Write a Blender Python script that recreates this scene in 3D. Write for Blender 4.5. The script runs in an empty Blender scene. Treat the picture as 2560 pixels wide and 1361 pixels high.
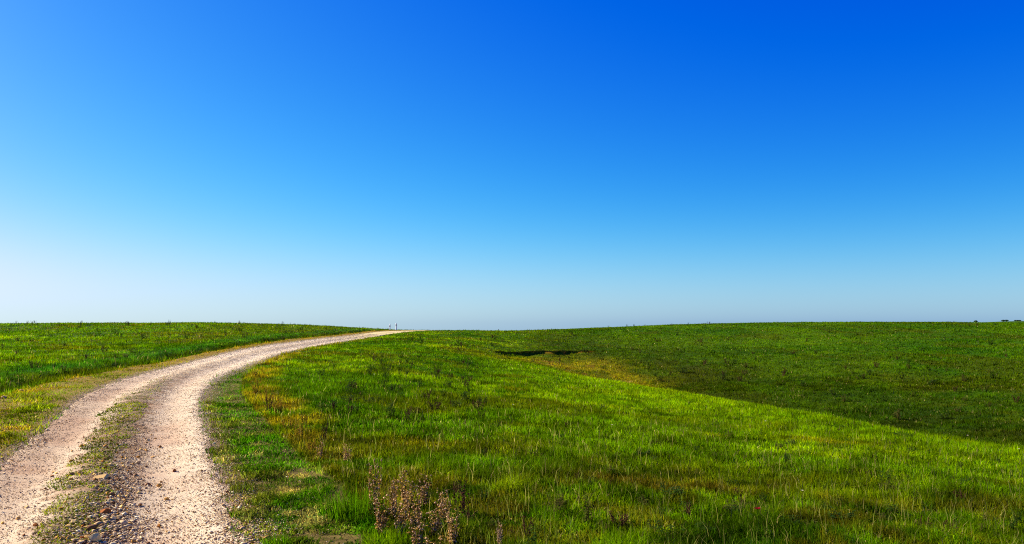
import bpy, math, random
import numpy as np

# ------------------------------------------------------------------ camera, sky, sun, exposure
sc = bpy.context.scene
COL = sc.collection
F = 1898.0                                   # focal length in pixels of a 2560 wide frame
PITCH = math.atan((807 - 680.5) / F)
cam_d = bpy.data.cameras.new("camera"); cam = bpy.data.objects.new("camera", cam_d); COL.objects.link(cam)
sc.camera = cam
cam_d.sensor_fit = 'HORIZONTAL'; cam_d.sensor_width = 36; cam_d.lens = F / 2560 * 36
cam_d.clip_start = 0.1; cam_d.clip_end = 8000
cam.location = (0, 0, 0); cam.rotation_euler = (math.radians(90) + PITCH, 0, 0)

sc.cycles.use_denoising = False; sc.cycles.filter_width = 1.1
SUN_EL, SUN_AZ = 28.0, -65.0
EXPO = 1.5
sc.view_settings.view_transform = 'Standard'; sc.view_settings.look = 'None'
sc.view_settings.exposure = EXPO; sc.view_settings.gamma = 1.0
world = bpy.data.worlds.new("World"); sc.world = world; world.use_nodes = True
nt = world.node_tree; N = nt.nodes; L = nt.links
sky = N.new('ShaderNodeTexSky'); sky.sky_type = 'NISHITA'; sky.sun_disc = False
sky.sun_elevation = math.radians(SUN_EL); sky.sun_rotation = math.radians(SUN_AZ)
sky.dust_density = 0.5; sky.ozone_density = 3.0; sky.altitude = 0; sky.air_density = 1.0
def wmath(op, a, b=None, c=None):
    n = N.new('ShaderNodeMath'); n.operation = op
    for i, v in enumerate((a, b, c)):
        if v is None: continue
        if isinstance(v, (int, float)): n.inputs[i].default_value = v
        else: L.new(v, n.inputs[i])
    return n.outputs[0]
sep = N.new('ShaderNodeSeparateColor'); L.new(sky.outputs[0], sep.inputs[0])
r_, g_, b_ = [wmath('MULTIPLY', sep.outputs[i], 0.1) for i in range(3)]
tc = N.new('ShaderNodeTexCoord'); sx = N.new('ShaderNodeSeparateXYZ'); L.new(tc.outputs['Generated'], sx.inputs[0])
zz = wmath('MAXIMUM', sx.outputs[2], 0.0)
q = wmath('DIVIDE', zz, 0.095); q = wmath('MULTIPLY', q, q); hz = wmath('EXPONENT', wmath('MULTIPLY', q, -1.0))
def lerp(a, b, f): return wmath('ADD', wmath('MULTIPLY', a, wmath('SUBTRACT', 1.0, f)), wmath('MULTIPLY', b, f))
tr = wmath('MAXIMUM', wmath('SUBTRACT', wmath('MULTIPLY', wmath('POWER', r_, 2.2), 1.1), 0.012), 0.0)
g2 = wmath('MULTIPLY', wmath('MULTIPLY', g_, g_), 3.0); tg = wmath('DIVIDE', g2, wmath('ADD', wmath('MULTIPLY', g2, 1.35), 1.0)); q2 = wmath('DIVIDE', zz, 0.25); q2 = wmath('EXPONENT', wmath('MULTIPLY', wmath('MULTIPLY', q2, q2), -1.0)); tg = wmath('MULTIPLY', tg, wmath('ADD', wmath('MULTIPLY', q2, 0.42), 1.0))
r2 = wmath('MULTIPLY', wmath('MULTIPLY', r_, r_), 3.3); hr = wmath('DIVIDE', r2, wmath('ADD', wmath('MULTIPLY', r2, 1.2), 1.0))
g3 = wmath('MULTIPLY', wmath('MULTIPLY', g_, g_), 7.0); hg = wmath('DIVIDE', g3, wmath('ADD', wmath('MULTIPLY', g3, 1.0), 1.0))
ob = wmath('MULTIPLY', wmath('POWER', b_, 0.45), 1.2)
cmb = N.new('ShaderNodeCombineColor')
L.new(wmath('MULTIPLY', lerp(tr, hr, hz), 5.0), cmb.inputs[0])
L.new(wmath('MULTIPLY', lerp(tg, hg, hz), 5.0), cmb.inputs[1])
L.new(wmath('MULTIPLY', ob, 5.0), cmb.inputs[2])
bg = N['Background']; L.new(cmb.outputs[0], bg.inputs[0]); bg.inputs[1].default_value = 0.2 / 2 ** EXPO

sun_d = bpy.data.lights.new("sun", 'SUN'); sun_d.energy = 5.0; sun_d.angle = math.radians(0.5); sun_d.color = (1.0, 0.91, 0.74)
sun = bpy.data.objects.new("sun", sun_d); COL.objects.link(sun)
sun.rotation_euler = (math.radians(90 - SUN_EL), 0, math.radians(180 - SUN_AZ))

rng = np.random.default_rng(7); random.seed(7)
# ------------------------------------------------------------------ numpy helpers
def lattice(ix, iy, seed):
    h = (ix.astype(np.int64) * 374761393 + iy.astype(np.int64) * 668265263 + seed * 974711) & 0xffffffff
    h = ((h ^ (h >> 13)) * 1274126177) & 0xffffffff
    return ((h ^ (h >> 16)) & 0xffffff) / float(0xffffff)
def noise(x, y, scale, seed=0):
    """value noise in 0..1 with features about `scale` metres across"""
    x = np.asarray(x) / scale; y = np.asarray(y) / scale
    ix = np.floor(x); iy = np.floor(y); fx = x - ix; fy = y - iy
    fx = fx * fx * (3 - 2 * fx); fy = fy * fy * (3 - 2 * fy)
    a = lattice(ix, iy, seed); b = lattice(ix + 1, iy, seed); c = lattice(ix, iy + 1, seed); d = lattice(ix + 1, iy + 1, seed)
    return (a * (1 - fx) + b * fx) * (1 - fy) + (c * (1 - fx) + d * fx) * fy
def fbm(x, y, scale, seed=0, oct=3):
    s = 0; w = 0; a = 1.0
    for k in range(oct):
        s = s + a * noise(x, y, scale / 2 ** k, seed + 17 * k); w += a; a *= 0.6
    return s / w
def sstep(a, b, x):
    t = np.clip((x - a) / (b - a), 0, 1); return t * t * (3 - 2 * t)

# ------------------------------------------------------------------ the lie of the land: height profiles by compass direction (metres; eye level is 0)
def pchip_slopes(h,dl):
    # h (n,k-1) dl (n,k-1)
    n,k=h.shape[0],h.shape[1]+1
    m=np.zeros((n,k)); 
    w1=2*h[:,1:]+h[:,:-1]; w2=h[:,1:]+2*h[:,:-1]
    a=dl[:,:-1]; b=dl[:,1:]
    ok=(a*b)>0
    with np.errstate(all='ignore'):
        v=(w1+w2)/(w1/a+w2/b)
    m[:,1:-1]=np.where(ok,v,0); m[:,0]=dl[:,0]; m[:,-1]=dl[:,-1]
    return m
COLS=[ # px, [(depth,z)...]
(-1500,[(8,-2.1),(14,-2.1),(22,-2.0),(30,-1.9),(40,-1.8),(60,-1.3),(78,-.8),(95,-.3),(160,-2),(600,-14),(3000,-60)]),
(0,  [(7.4,-2.16),(14,-2.16),(22,-1.97),(30,-1.9),(40,-1.8),(60,-1.35),(78,-.8),(95,-.2),(160,-2),(600,-14),(3000,-60)]),
(500,[(7.4,-2.16),(14,-2.18),(21,-2.13),(30,-2.05),(38,-1.96),(60,-1.3),(75,-.72),(92,-.12),(160,-2),(600,-14),(3000,-60)]),
(650,[(7.4,-2.16),(14,-2.2),(25,-2.18),(36,-2.07),(46,-1.85),(60,-1.55),(78,-.95),(98,-.25),(165,-2.3),(600,-14),(3000,-60)]),
(800,[(7.4,-2.16),(14,-2.22),(25,-2.22),(36,-2.13),(48,-1.98),(60,-1.83),(80,-1.45),(108,-.5),(180,-3),(600,-14),(3000,-60)]),
(900,[(7.4,-2.16),(14,-2.24),(25,-2.3),(36,-2.2),(48,-2.05),(62,-1.9),(84,-1.62),(112,-.85),(190,-3.3),(600,-14),(3000,-60)]),
(1000,[(7.4,-2.17),(14,-2.26),(25,-2.36),(36,-2.3),(50,-2.15),(64,-1.98),(86,-1.6),(112,-1.17),(190,-4),(600,-14),(3000,-60)]),
(1150,[(7.4,-2.17),(14,-2.3),(25,-2.5),(38,-2.65),(50,-2.55),(66,-2.4),(88,-1.8),(114,-1.25),(190,-4.2),(600,-15),(3000,-62)]),
(1300,[(7.4,-2.17),(14,-2.36),(27,-2.65),(58,-3.1),(66,-3.3),(72,-3.25),(90,-2.2),(122,-1.38),(200,-4),(600,-14),(3000,-60)]),
(1500,[(7.4,-2.18),(14,-2.45),(28,-3.0),(52,-3.9),(58,-4.5),(65,-4.25),(86,-2.95),(138,-1.0),(220,-2.6),(600,-10),(3000,-55)]),
(1700,[(7.4,-2.19),(14,-2.55),(26,-3.2),(43,-3.95),(50,-5.0),(57,-4.75),(80,-3.2),(142,-.4),(220,-1.7),(600,-8),(3000,-50)]),
(2000,[(7.5,-2.2),(13,-2.6),(21,-3.1),(32,-3.8),(38,-4.95),(45,-4.8),(70,-3.45),(142,-.0),(220,-1.2),(600,-6),(3000,-50)]),
(2300,[(7.5,-2.2),(12,-2.6),(18,-3.1),(24.5,-3.6),(30,-4.8),(37,-4.7),(62,-3.5),(140,.06),(220,-1.2),(600,-3),(3000,-50)]),
(2560,[(7.6,-2.22),(11,-2.5),(15,-2.85),(20,-3.35),(25,-4.5),(32,-4.45),(56,-3.35),(138,-.05),(220,-2),(800,1.6),(3000,-50)]),
(3600,[(7.6,-2.22),(10,-2.4),(13,-2.6),(16,-3.0),(20,-3.9),(27,-4.0),(50,-3.0),(125,-.05),(220,-2),(800,2.5),(3000,-50)]),
]
_phi=np.array([math.atan((c[0]-1280)/F) for c in COLS])
_cs=np.cos(_phi)
K=len(COLS[0][1])+2
_R=np.array([[0.01,1.5]+[p[0]/_cs[i] for p in c[1]] for i,c in enumerate(COLS)])
_Z=np.array([[-1.95,-1.97]+[p[1] for p in c[1]] for c in COLS])
# behind camera: average gentle
_phi=np.concatenate([[-math.pi,-2.2],_phi,[2.2,math.pi]])
back=np.array([.01,1.5,8,14,24,36,48,60,80,110,200,600,3000.]); backz=np.array([-1.95,-1.97,-2.1,-2.2,-2.3,-2.4,-2.5,-2.6,-2.8,-3,-5,-15,-60])
_R=np.vstack([back,back,_R,back,back]); _Z=np.vstack([backz,backz,_Z,backz,backz])
def _colinterp(ph,T):
    h=np.diff(_phi)[None,:]; Y=T.T # K,n
    dl=np.diff(Y,axis=1)/h
    m=pchip_slopes(np.repeat(h,Y.shape[0],0),dl)
    i=np.clip(np.searchsorted(_phi,ph)-1,0,len(_phi)-2)
    hh=(_phi[i+1]-_phi[i]); t=(ph-_phi[i])/hh
    y0=Y[:,i];y1=Y[:,i+1];m0=m[:,i];m1=m[:,i+1]
    t2=t*t;t3=t2*t
    return ((2*t3-3*t2+1)*y0+(t3-2*t2+t)*hh*m0+(-2*t3+3*t2)*y1+(t3-t2)*hh*m1).T
_PH=np.linspace(-math.pi,math.pi,4001)
_KR=_colinterp(_PH,_R); _KZ=_colinterp(_PH,_Z)
_KM=pchip_slopes(np.diff(_KR,axis=1),np.diff(_KZ,axis=1)/np.diff(_KR,axis=1))
def base_z(x,y):
    x=np.asarray(x,float);y=np.asarray(y,float);sh=x.shape;x=x.ravel();y=y.ravel()
    out=np.empty(x.shape)
    for s in range(0,len(x),200000):
        xx=x[s:s+200000];yy=y[s:s+200000]
        ph=np.arctan2(xx,yy);r=np.clip(np.hypot(xx,yy),.02,2999)
        f=(ph+math.pi)/(2*math.pi)*4000;i=np.clip(f.astype(int),0,3999);w=(f-i)[:,None]
        R=_KR[i]*(1-w)+_KR[i+1]*w;Z=_KZ[i]*(1-w)+_KZ[i+1]*w;M=_KM[i]*(1-w)+_KM[i+1]*w
        k=np.clip((R<r[:,None]).sum(1)-1,0,K-2);q=np.arange(len(r))
        h=R[q,k+1]-R[q,k];t=np.clip((r-R[q,k])/h,0,1);t2=t*t;t3=t2*t
        out[s:s+200000]=(2*t3-3*t2+1)*Z[q,k]+(t3-2*t2+t)*h*M[q,k]+(-2*t3+3*t2)*Z[q,k+1]+(t3-t2)*h*M[q,k+1]
    return out.reshape(sh)
def ray(px,py):
    u=(np.asarray(px,float)-1280)/F;v=-(np.asarray(py,float)-680.5)/F
    c,s=math.cos(PITCH),math.sin(PITCH)
    return u,c-v*s,s+v*c
def at(px,py,zf=base_z):
    dx,dy,dz=ray(px,py);dx,dy,dz=np.broadcast_arrays(dx,dy,dz)
    res=np.zeros(dx.shape+(3,))
    ds=np.exp(np.linspace(math.log(4),math.log(400),1500))
    for idx in np.ndindex(dx.shape):
        X=dx[idx]*ds;Y=dy[idx]*ds;Zr=dz[idx]*ds
        g=Zr-zf(X,Y);b=np.where(g<=0)[0]
        j=b[0] if len(b) else np.argmin(g/ds)
        if len(b) and j>0:
            t=g[j-1]/(g[j-1]-g[j]);d=ds[j-1]+(ds[j]-ds[j-1])*t
        else:d=ds[j]
        res[idx]=(dx[idx]*d,dy[idx]*d,zf(np.array([dx[idx]*d]),np.array([dy[idx]*d]))[0])
    return res
def proj(x,y,z):
    c,s=math.cos(PITCH),math.sin(PITCH)
    d=y*c+z*s; v=-y*s+z*c
    return 1280+F*x/d,680.5-F*v/d


# ------------------------------------------------------------------ the road's course (right edge, world metres)
EDGE = np.array([[1.2,-4],[.3,0],[-1.0,3.6],[-1.9,5.6],[-2.66,7.58],[-3.49,9.51],[-4.78,12.27],[-6.64,16.52],[-8.63,21.19],[-10.64,27.13],[-12.4,34.8],[-14.08,46.29],[-15.17,60.23],[-15.77,79.05],[-14.9,98],[-12.5,112],[-6,130],[4,150]])
_t = np.concatenate([[0], np.cumsum(np.hypot(*np.diff(EDGE, axis=0).T))])
_m = np.gradient(EDGE, _t, axis=0); _m /= np.linalg.norm(_m, axis=1)[:, None]
_c = EDGE + 1.42 * np.stack([-_m[:, 1], _m[:, 0]], 1)
TS = np.arange(0, _t[-1], .5)
def _herm(t, Y, ts):
    M = np.gradient(Y, t, axis=0); i = np.clip(np.searchsorted(t, ts) - 1, 0, len(t) - 2)
    h = (t[i+1] - t[i])[:, None]; q = ((ts - t[i]) / (t[i+1] - t[i]))[:, None]
    return (2*q**3-3*q**2+1)*Y[i]+(q**3-2*q**2+q)*h*M[i]+(-2*q**3+3*q**2)*Y[i+1]+(q**3-q**2)*h*M[i+1]
PATH = _herm(_t, _c, TS)
for _ in range(10): PATH[1:-1] = (PATH[:-2] + 2 * PATH[1:-1] + PATH[2:]) / 4
PD = np.gradient(PATH, axis=0); PD /= np.linalg.norm(PD, axis=1)[:, None]
def lateral(x, y):
    """distance along the road and signed distance across it (right of travel is positive)"""
    x = np.asarray(x, float); y = np.asarray(y, float)
    T = np.zeros(x.shape); S = np.full(x.shape, 99.0)
    near = np.where((x > -32) & (x < 12) & (y > -8) & (y < 165))[0]
    for s in range(0, len(near), 20000):
        k = near[s:s+20000]; px = x[k][:, None]; py = y[k][:, None]
        i = ((px - PATH[None, :, 0]) ** 2 + (py - PATH[None, :, 1]) ** 2).argmin(1)
        dx = x[k] - PATH[i, 0]; dy = y[k] - PATH[i, 1]
        al = dx * PD[i, 0] + dy * PD[i, 1]
        T[k] = TS[i] + al; S[k] = dx * PD[i, 1] - dy * PD[i, 0]
        S[k] = np.where((i == 0) | (i == len(TS) - 1), 99.0, S[k])
    return T, S
VT = np.array([0, 11.7, 14.6, 19.8, 26, 34.7, 42.9, 61, 83, 150.]); VW = np.array([2.9, 2.9, 2.84, 2.75, 2.67, 2.32, 1.95, 1.5, 1.7, 1.7])
LT = np.array([0, 29, 43, 55, 72, 96, 150.]); LW = np.array([-3.9, -3.7, -3.25, -2.7, -2.9, -3.2, -3.2])
def verge_r(t): return np.interp(t, VT, VW)
def verge_l(t): return np.interp(t, LT, LW)

# the cut bank at the head of the draw
BANK = np.array([[-2.2, 73.0], [-1.6, 74.6], [0, 78.2], [2.5, 80.8], [5.2, 82.2], [7.8, 83.2], [10.2, 83.4]])
def bank_cut(x, y):
    """how far the floor in front of the bank is dug down"""
    yb = np.interp(x, BANK[:, 0], BANK[:, 1]) + 0.5 * (noise(x, y * 0, 1.1, 5) - .5)
    side = sstep(-2.3, -.2, x) * (1 - sstep(4.5, 10.2, x))
    d = yb - y
    return 0.30 * side * (.7 + .6 * noise(x, y * .3, 1.3, 7)) * sstep(-.05, .35, d) * (1 - sstep(1.5, 9, d))
HOLES = [(2.37, 69.2, .9, .5, .4), (3.0, 58.6, 1.1, .5, .35), (8.2, 60.4, 1.0, .6, .4), (8.7, 55.0, 1.2, .6, .5), (14.3, 33.4, .8, .4, .3)]
def holes(x, y):
    w = 0
    for hx, hy, a, b, dz in HOLES:
        u = (x - hx) / a; v = (y - hy) / b; w = w + dz * np.exp(-u * u) * np.where(v > 0, np.exp(-(v * 2.2) ** 4), np.exp(-v * v))
    return w * (.6 + .8 * noise(x, y, .5, 311))
def micro(x, y):
    r = np.hypot(x, y)
    return (0.10 * (fbm(x, y, 3.5, 3) - .5) + 0.05 * (noise(x, y, .7, 9) - .5)) * sstep(2, 10, r) + 0.35 * (fbm(x, y, 16, 21) - .5) * sstep(25, 70, r) * (1 - sstep(90, 125, r) * .6)
def ground_z(x, y, T=None, S=None):
    x = np.asarray(x, float); y = np.asarray(y, float)
    if T is None: T, S = lateral(x, y)
    z = base_z(x, y) - bank_cut(x, y) - holes(x, y)
    on = 1 - sstep(1.6, 3.2, np.abs(S))
    z = z + micro(x, y) * (1 - .85 * on)
    rut = np.exp(-((np.abs(S + .1) - .8) / .42) ** 2)
    z = z - 0.055 * rut + 0.03 * np.exp(-((S + .2) / .4) ** 2)
    z = z - 0.24 * np.exp(-((S - verge_l(T) + .8) / .55) ** 2) * sstep(12, 20, T)
    return z

# ------------------------------------------------------------------ object helpers
def tag(o, label=None, cat=None, group=None, kind=None):
    if label: o["label"] = label
    if cat: o["category"] = cat
    if group: o["group"] = group
    if kind: o["kind"] = kind
    return o
ALB = 0.70                                   # palette values below are scaled to real-world albedo
def mesh_np(name, V, faces, mat=None, attrs=None, smooth=False):
    """faces: list of int arrays, each (n, k)"""
    me = bpy.data.meshes.new(name)
    me.vertices.add(len(V)); me.vertices.foreach_set("co", np.ascontiguousarray(V, dtype=np.float32).ravel())
    idx = np.concatenate([f.ravel() for f in faces]).astype(np.int32)
    tot = np.concatenate([np.full(len(f), f.shape[1]) for f in faces]).astype(np.int32)
    st = np.concatenate([[0], np.cumsum(tot)[:-1]]).astype(np.int32)
    me.loops.add(len(idx)); me.loops.foreach_set("vertex_index", idx)
    me.polygons.add(len(tot)); me.polygons.foreach_set("loop_start", st); me.polygons.foreach_set("loop_total", tot)
    if smooth: me.polygons.foreach_set("use_smooth", np.ones(len(tot), bool))
    for an, arr in (attrs or {}).items():
        a = me.attributes.new(an, 'FLOAT_COLOR', 'POINT')
        c = np.ones((len(V), 4), np.float32); c[:, :3] = np.asarray(arr) * ALB; a.data.foreach_set("color", c.ravel())
    me.update(calc_edges=True)
    if mat: me.materials.append(mat)
    return me
def link(name, me, parent=None):
    o = bpy.data.objects.new(name, me); COL.objects.link(o)
    if parent is not None: o.parent = parent
    return o
def empty(name, loc, rz=0, scale=1):
    o = bpy.data.objects.new(name, None); COL.objects.link(o); o.location = loc; o.rotation_euler = (0, 0, rz); o.scale = (scale,) * 3
    return o
def copy_tree(o, parent=None):
    c = o.copy(); COL.objects.link(c); c.parent = parent
    for ch in list(o.children): copy_tree(ch, c)
    return c

# ------------------------------------------------------------------ materials
def new_mat(name):
    m = bpy.data.materials.new(name); m.use_nodes = True
    return m, m.node_tree, m.node_tree.nodes['Principled BSDF']
def leaf_material(name, trans=0.35, rough=0.55, spec=0.25, boost=1.25, fixed=None):
    m, t, p = new_mat(name)
    if fixed is None:
        a = t.nodes.new('ShaderNodeAttribute'); a.attribute_name = 'tint'; src = a.outputs['Color']
    else:
        rgb = t.nodes.new('ShaderNodeRGB'); rgb.outputs[0].default_value = (*fixed, 1); src = rgb.outputs[0]
        oi = t.nodes.new('ShaderNodeObjectInfo'); hsv = t.nodes.new('ShaderNodeHueSaturation')
        mr = t.nodes.new('ShaderNodeMapRange'); t.links.new(oi.outputs['Random'], mr.inputs[0]); mr.inputs[3].default_value = .7; mr.inputs[4].default_value = 1.3
        t.links.new(mr.outputs[0], hsv.inputs['Value']); t.links.new(src, hsv.inputs['Color']); src = hsv.outputs[0]
    t.links.new(src, p.inputs['Base Color']); p.inputs['Roughness'].default_value = rough
    p.inputs['Specular IOR Level'].default_value = spec
    tr = t.nodes.new('ShaderNodeBsdfTranslucent'); mul = t.nodes.new('ShaderNodeVectorMath'); mul.operation = 'SCALE'
    t.links.new(src, mul.inputs[0]); mul.inputs['Scale'].default_value = boost; t.links.new(mul.outputs[0], tr.inputs['Color'])
    mx = t.nodes.new('ShaderNodeMixShader'); mx.inputs[0].default_value = trans
    t.links.new(p.outputs[0], mx.inputs[1]); t.links.new(tr.outputs[0], mx.inputs[2])
    t.links.new(mx.outputs[0], t.nodes['Material Output'].inputs['Surface'])
    return m
M_grass = leaf_material('grass_blades', .45, boost=1.6, spec=0, rough=.8)
def attr_material(name, rough=.95, spec=.02, nscale=30, amount=.35, bump=.4, bscale=60, bdist=.02):
    m, t, p = new_mat(name)
    a = t.nodes.new('ShaderNodeAttribute'); a.attribute_name = 'tint'
    tcn = t.nodes.new('ShaderNodeTexCoord'); n = t.nodes.new('ShaderNodeTexNoise'); n.inputs['Scale'].default_value = nscale; n.inputs['Detail'].default_value = 6
    t.links.new(tcn.outputs['Object'], n.inputs['Vector'])
    mr = t.nodes.new('ShaderNodeMapRange'); mr.inputs[1].default_value = .3; mr.inputs[2].default_value = .7; mr.inputs[3].default_value = 1 - amount; mr.inputs[4].default_value = 1 + amount
    t.links.new(n.outputs['Fac'], mr.inputs[0])
    s = t.nodes.new('ShaderNodeVectorMath'); s.operation = 'SCALE'; t.links.new(a.outputs['Color'], s.inputs[0]); t.links.new(mr.outputs[0], s.inputs['Scale'])
    t.links.new(s.outputs[0], p.inputs['Base Color']); p.inputs['Roughness'].default_value = rough; p.inputs['Specular IOR Level'].default_value = spec
    n2 = t.nodes.new('ShaderNodeTexNoise'); n2.inputs['Scale'].default_value = bscale; n2.inputs['Detail'].default_value = 4; t.links.new(tcn.outputs['Object'], n2.inputs['Vector'])
    b = t.nodes.new('ShaderNodeBump'); b.inputs['Strength'].default_value = bump; b.inputs['Distance'].default_value = bdist
    t.links.new(n2.outputs['Fac'], b.inputs['Height']); t.links.new(b.outputs[0], p.inputs['Normal'])
    return m
M_ground = attr_material('prairie_soil', nscale=9, amount=.4, bscale=25, bdist=.03)
M_road = attr_material('packed_gravel', nscale=55, amount=.22, bump=.9, bscale=75, bdist=.012)
M_stone = attr_material('limestone_gravel', rough=.85, spec=.04, nscale=60, amount=.15, bump=.3, bscale=120, bdist=.003)

# ------------------------------------------------------------------ vegetation colour over the land (albedo, slope light and shade mixed in)
C = lambda *v: np.array(v, float)
GREEN, LIME, DEEP, OLIVE, BROWN, GOLD, TAN, RUST = C(.08,.17,.001), C(.22,.34,.001), C(.024,.085,.001), C(.085,.10,.001), C(.085,.05,.006), C(.36,.27,.003), C(.42,.30,.12), C(.20,.085,.008)
LAWN = C(.055,.17,.001)
def blob(x, y, cx, cy, a, b, ang=0):
    c, s = math.cos(ang), math.sin(ang); dx = x - cx; dy = y - cy
    u = (dx * c + dy * s) / a; v = (-dx * s + dy * c) / b
    return np.exp(-(u * u + v * v))
def mix(c, k, w): return c * (1 - w[:, None]) + k[None] * w[:, None]
def veg_colour(x, y, T, S):
    r = np.hypot(x, y); ph = np.arctan2(x, y)
    n1 = fbm(x, y, 7, 31); n2 = fbm(x, y, 2.4, 41); n3 = noise(x, y, .5, 51); n4 = fbm(x, y * .45, 5, 61)
    c = np.repeat(GREEN[None], len(x), 0)
    c = mix(c, LIME, sstep(.46, .68, n1 * .6 + n2 * .4) * np.where(S < -3, .45, .9))
    c = mix(c, DEEP, .55 * sstep(.55, .75, noise(x, y, .9, 43)) * sstep(.3, .6, n1)) 
    c = mix(c, DEEP, .85 * sstep(.50, .66, n2 * .5 + n4 * .5)); c = mix(c, C(.02, .045, .001), .7 * sstep(.6, .78, fbm(x, y, 1.1, 317)))
    c = mix(c, OLIVE, .8 * sstep(.55, .72, fbm(x, y, 4, 71)))
    c = mix(c, GOLD, .22 * sstep(.62, .8, fbm(x, y, 1.6, 81)))
    # the near shoulder of grass, sunlight painted in as yellow toward its brow
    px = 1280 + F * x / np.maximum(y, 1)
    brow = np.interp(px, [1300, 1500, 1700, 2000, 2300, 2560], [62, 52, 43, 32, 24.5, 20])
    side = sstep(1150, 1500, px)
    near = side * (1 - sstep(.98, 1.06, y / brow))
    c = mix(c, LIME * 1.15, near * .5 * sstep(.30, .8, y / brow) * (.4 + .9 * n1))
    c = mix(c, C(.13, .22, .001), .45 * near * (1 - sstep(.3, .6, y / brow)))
    nf = (1 - sstep(9, 17, r)) * (S > 2.5); c = mix(c, C(.02, .05, .001), .8 * nf * sstep(.48, .62, fbm(x, y, 1.0, 331))); c = mix(c, C(.12, .09, .004), .6 * nf * sstep(.52, .66, fbm(x, y, .7, 333)))
    # the far slope: weaker light painted as darker grass, brown herbs low down
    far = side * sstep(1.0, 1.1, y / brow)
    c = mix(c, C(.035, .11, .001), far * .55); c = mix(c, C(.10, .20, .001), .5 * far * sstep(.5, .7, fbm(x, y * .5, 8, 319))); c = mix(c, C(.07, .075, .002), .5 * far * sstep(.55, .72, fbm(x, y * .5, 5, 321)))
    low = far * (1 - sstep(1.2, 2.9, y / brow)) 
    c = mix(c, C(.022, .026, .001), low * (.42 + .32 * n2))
    # tan grass in the head of the draw
    w = blob(x, y, 4.5, 71, 5.5, 7) + blob(x, y, 8.2, 60, 3.2, 5.5) + .9 * blob(x, y, 9.3, 54, 1.4, 2.8)
    c = mix(c, C(.25, .22, .003), np.clip(w * 1.2, 0, 1) * (.35 + .65 * sstep(.38, .6, n2)))
    c = mix(c, C(.22, .10, .02), .7 * np.clip(w, 0, 1) * sstep(.58, .7, fbm(x, y, 1.2, 83)))
    c = mix(c, GOLD * .8, .6 * blob(x, y, 7.9, 19.3, 1.3, .7))
    c = mix(c, RUST, .35 * blob(x, y, 2.2, 11, 1.6, .5))
    # left hillside
    lf = sstep(-3.8, -6, S) * (S < 50) + 0
    c = mix(c, OLIVE, .35 * lf * sstep(45, 90, r))
    # dark herb patch left of centre
    c = mix(c, DEEP * .8, .5 * np.clip(blob(x, y, -4.5, 28, 4.5, 9) + blob(x, y, -5.5, 42, 3, 8), 0, 1) * (.4 + .6 * n3))
    vr = verge_r(T); vl = verge_l(T)
    band = sstep(vr - .15, vr + .1, S + .5 * (fbm(x, y, .9, 303) - .5)) * (1 - sstep(vr + .35 + .35 * sstep(17, 24, T) * (1 - sstep(38, 50, T)), vr + 1.1 + .5 * sstep(17, 24, T) * (1 - sstep(38, 50, T)), S + .9 * (fbm(x, y, 1.1, 305) - .5))) * (S < 20)
    gw = band * (sstep(16, 22, T) * (1 - sstep(70, 95, T)))
    mixn = fbm(x, y, 1.3, 91)
    c = mix(c, C(.27, .21, .004), gw * .85 * sstep(.38, .55, mixn)); c = mix(c, RUST * .6, gw * .6 * sstep(.54, .66, fbm(x, y, .7, 93)))
    c = mix(c, C(.13, .10, .006), band * .6 * sstep(9, 12, T) * (1 - sstep(17, 22, T)) * sstep(.35, .6, mixn))
    # short right verge
    v = sstep(1.35, 1.6, S) * (1 - sstep(vr - .1, vr + .05, S))
    c = mix(c, LAWN, v * .9); c = mix(c, C(.16, .17, .01), v * .65 * sstep(.45, .65, fbm(x, y, .6, 95)))
    c = mix(c, C(.28,.26,.02), v * (1 - sstep(1.5, 1.95, S)) * .75)
    c = mix(c, DEEP, .6 * v * sstep(.45, .65, fbm(x, y, .45, 99)))
    c = mix(c, C(.46, .36, .07), .7 * v * sstep(.56, .70, fbm(x, y, .42, 315)) * (1 - sstep(17, 22, T)))
    c = mix(c, GOLD, v * .9 * sstep(38, 48, T))
    # left shoulder: tan grass, then a dark weedy ditch
    sh = sstep(vl - .1, vl + .15, S) * (1 - sstep(-1.75, -1.5, S))
    c = mix(c, C(.28, .20, .006), sh * .9); c = mix(c, C(.13, .18, .002), sh * .95 * sstep(.36, .58, fbm(x, y, 1.0, 97) + .16 * sstep(-2.9, -2.0, S)) * (1 - sstep(34, 50, T)))
    d = np.exp(-((S - vl + .8) / .75) ** 2) * (S < 20) * sstep(10, 18, T)
    c = mix(c, C(.03, .035, .001), d * (.5 + .5 * sstep(.35, .6, noise(x, y, .8, 301))))
    d2 = np.exp(-((S - vl + 2.4) / .9) ** 2) * (S < 20) * sstep(10, 18, T)
    c = mix(c, C(.03, .14, .006), d2 * .6)
    st = (np.abs(S + .2) < .55)
    c = mix(c, C(.18, .20, .002), st * .9); c = mix(c, C(.045, .07, .001), st * .7 * sstep(.45, .65, fbm(x, y, .4, 307)))
    return c

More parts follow.
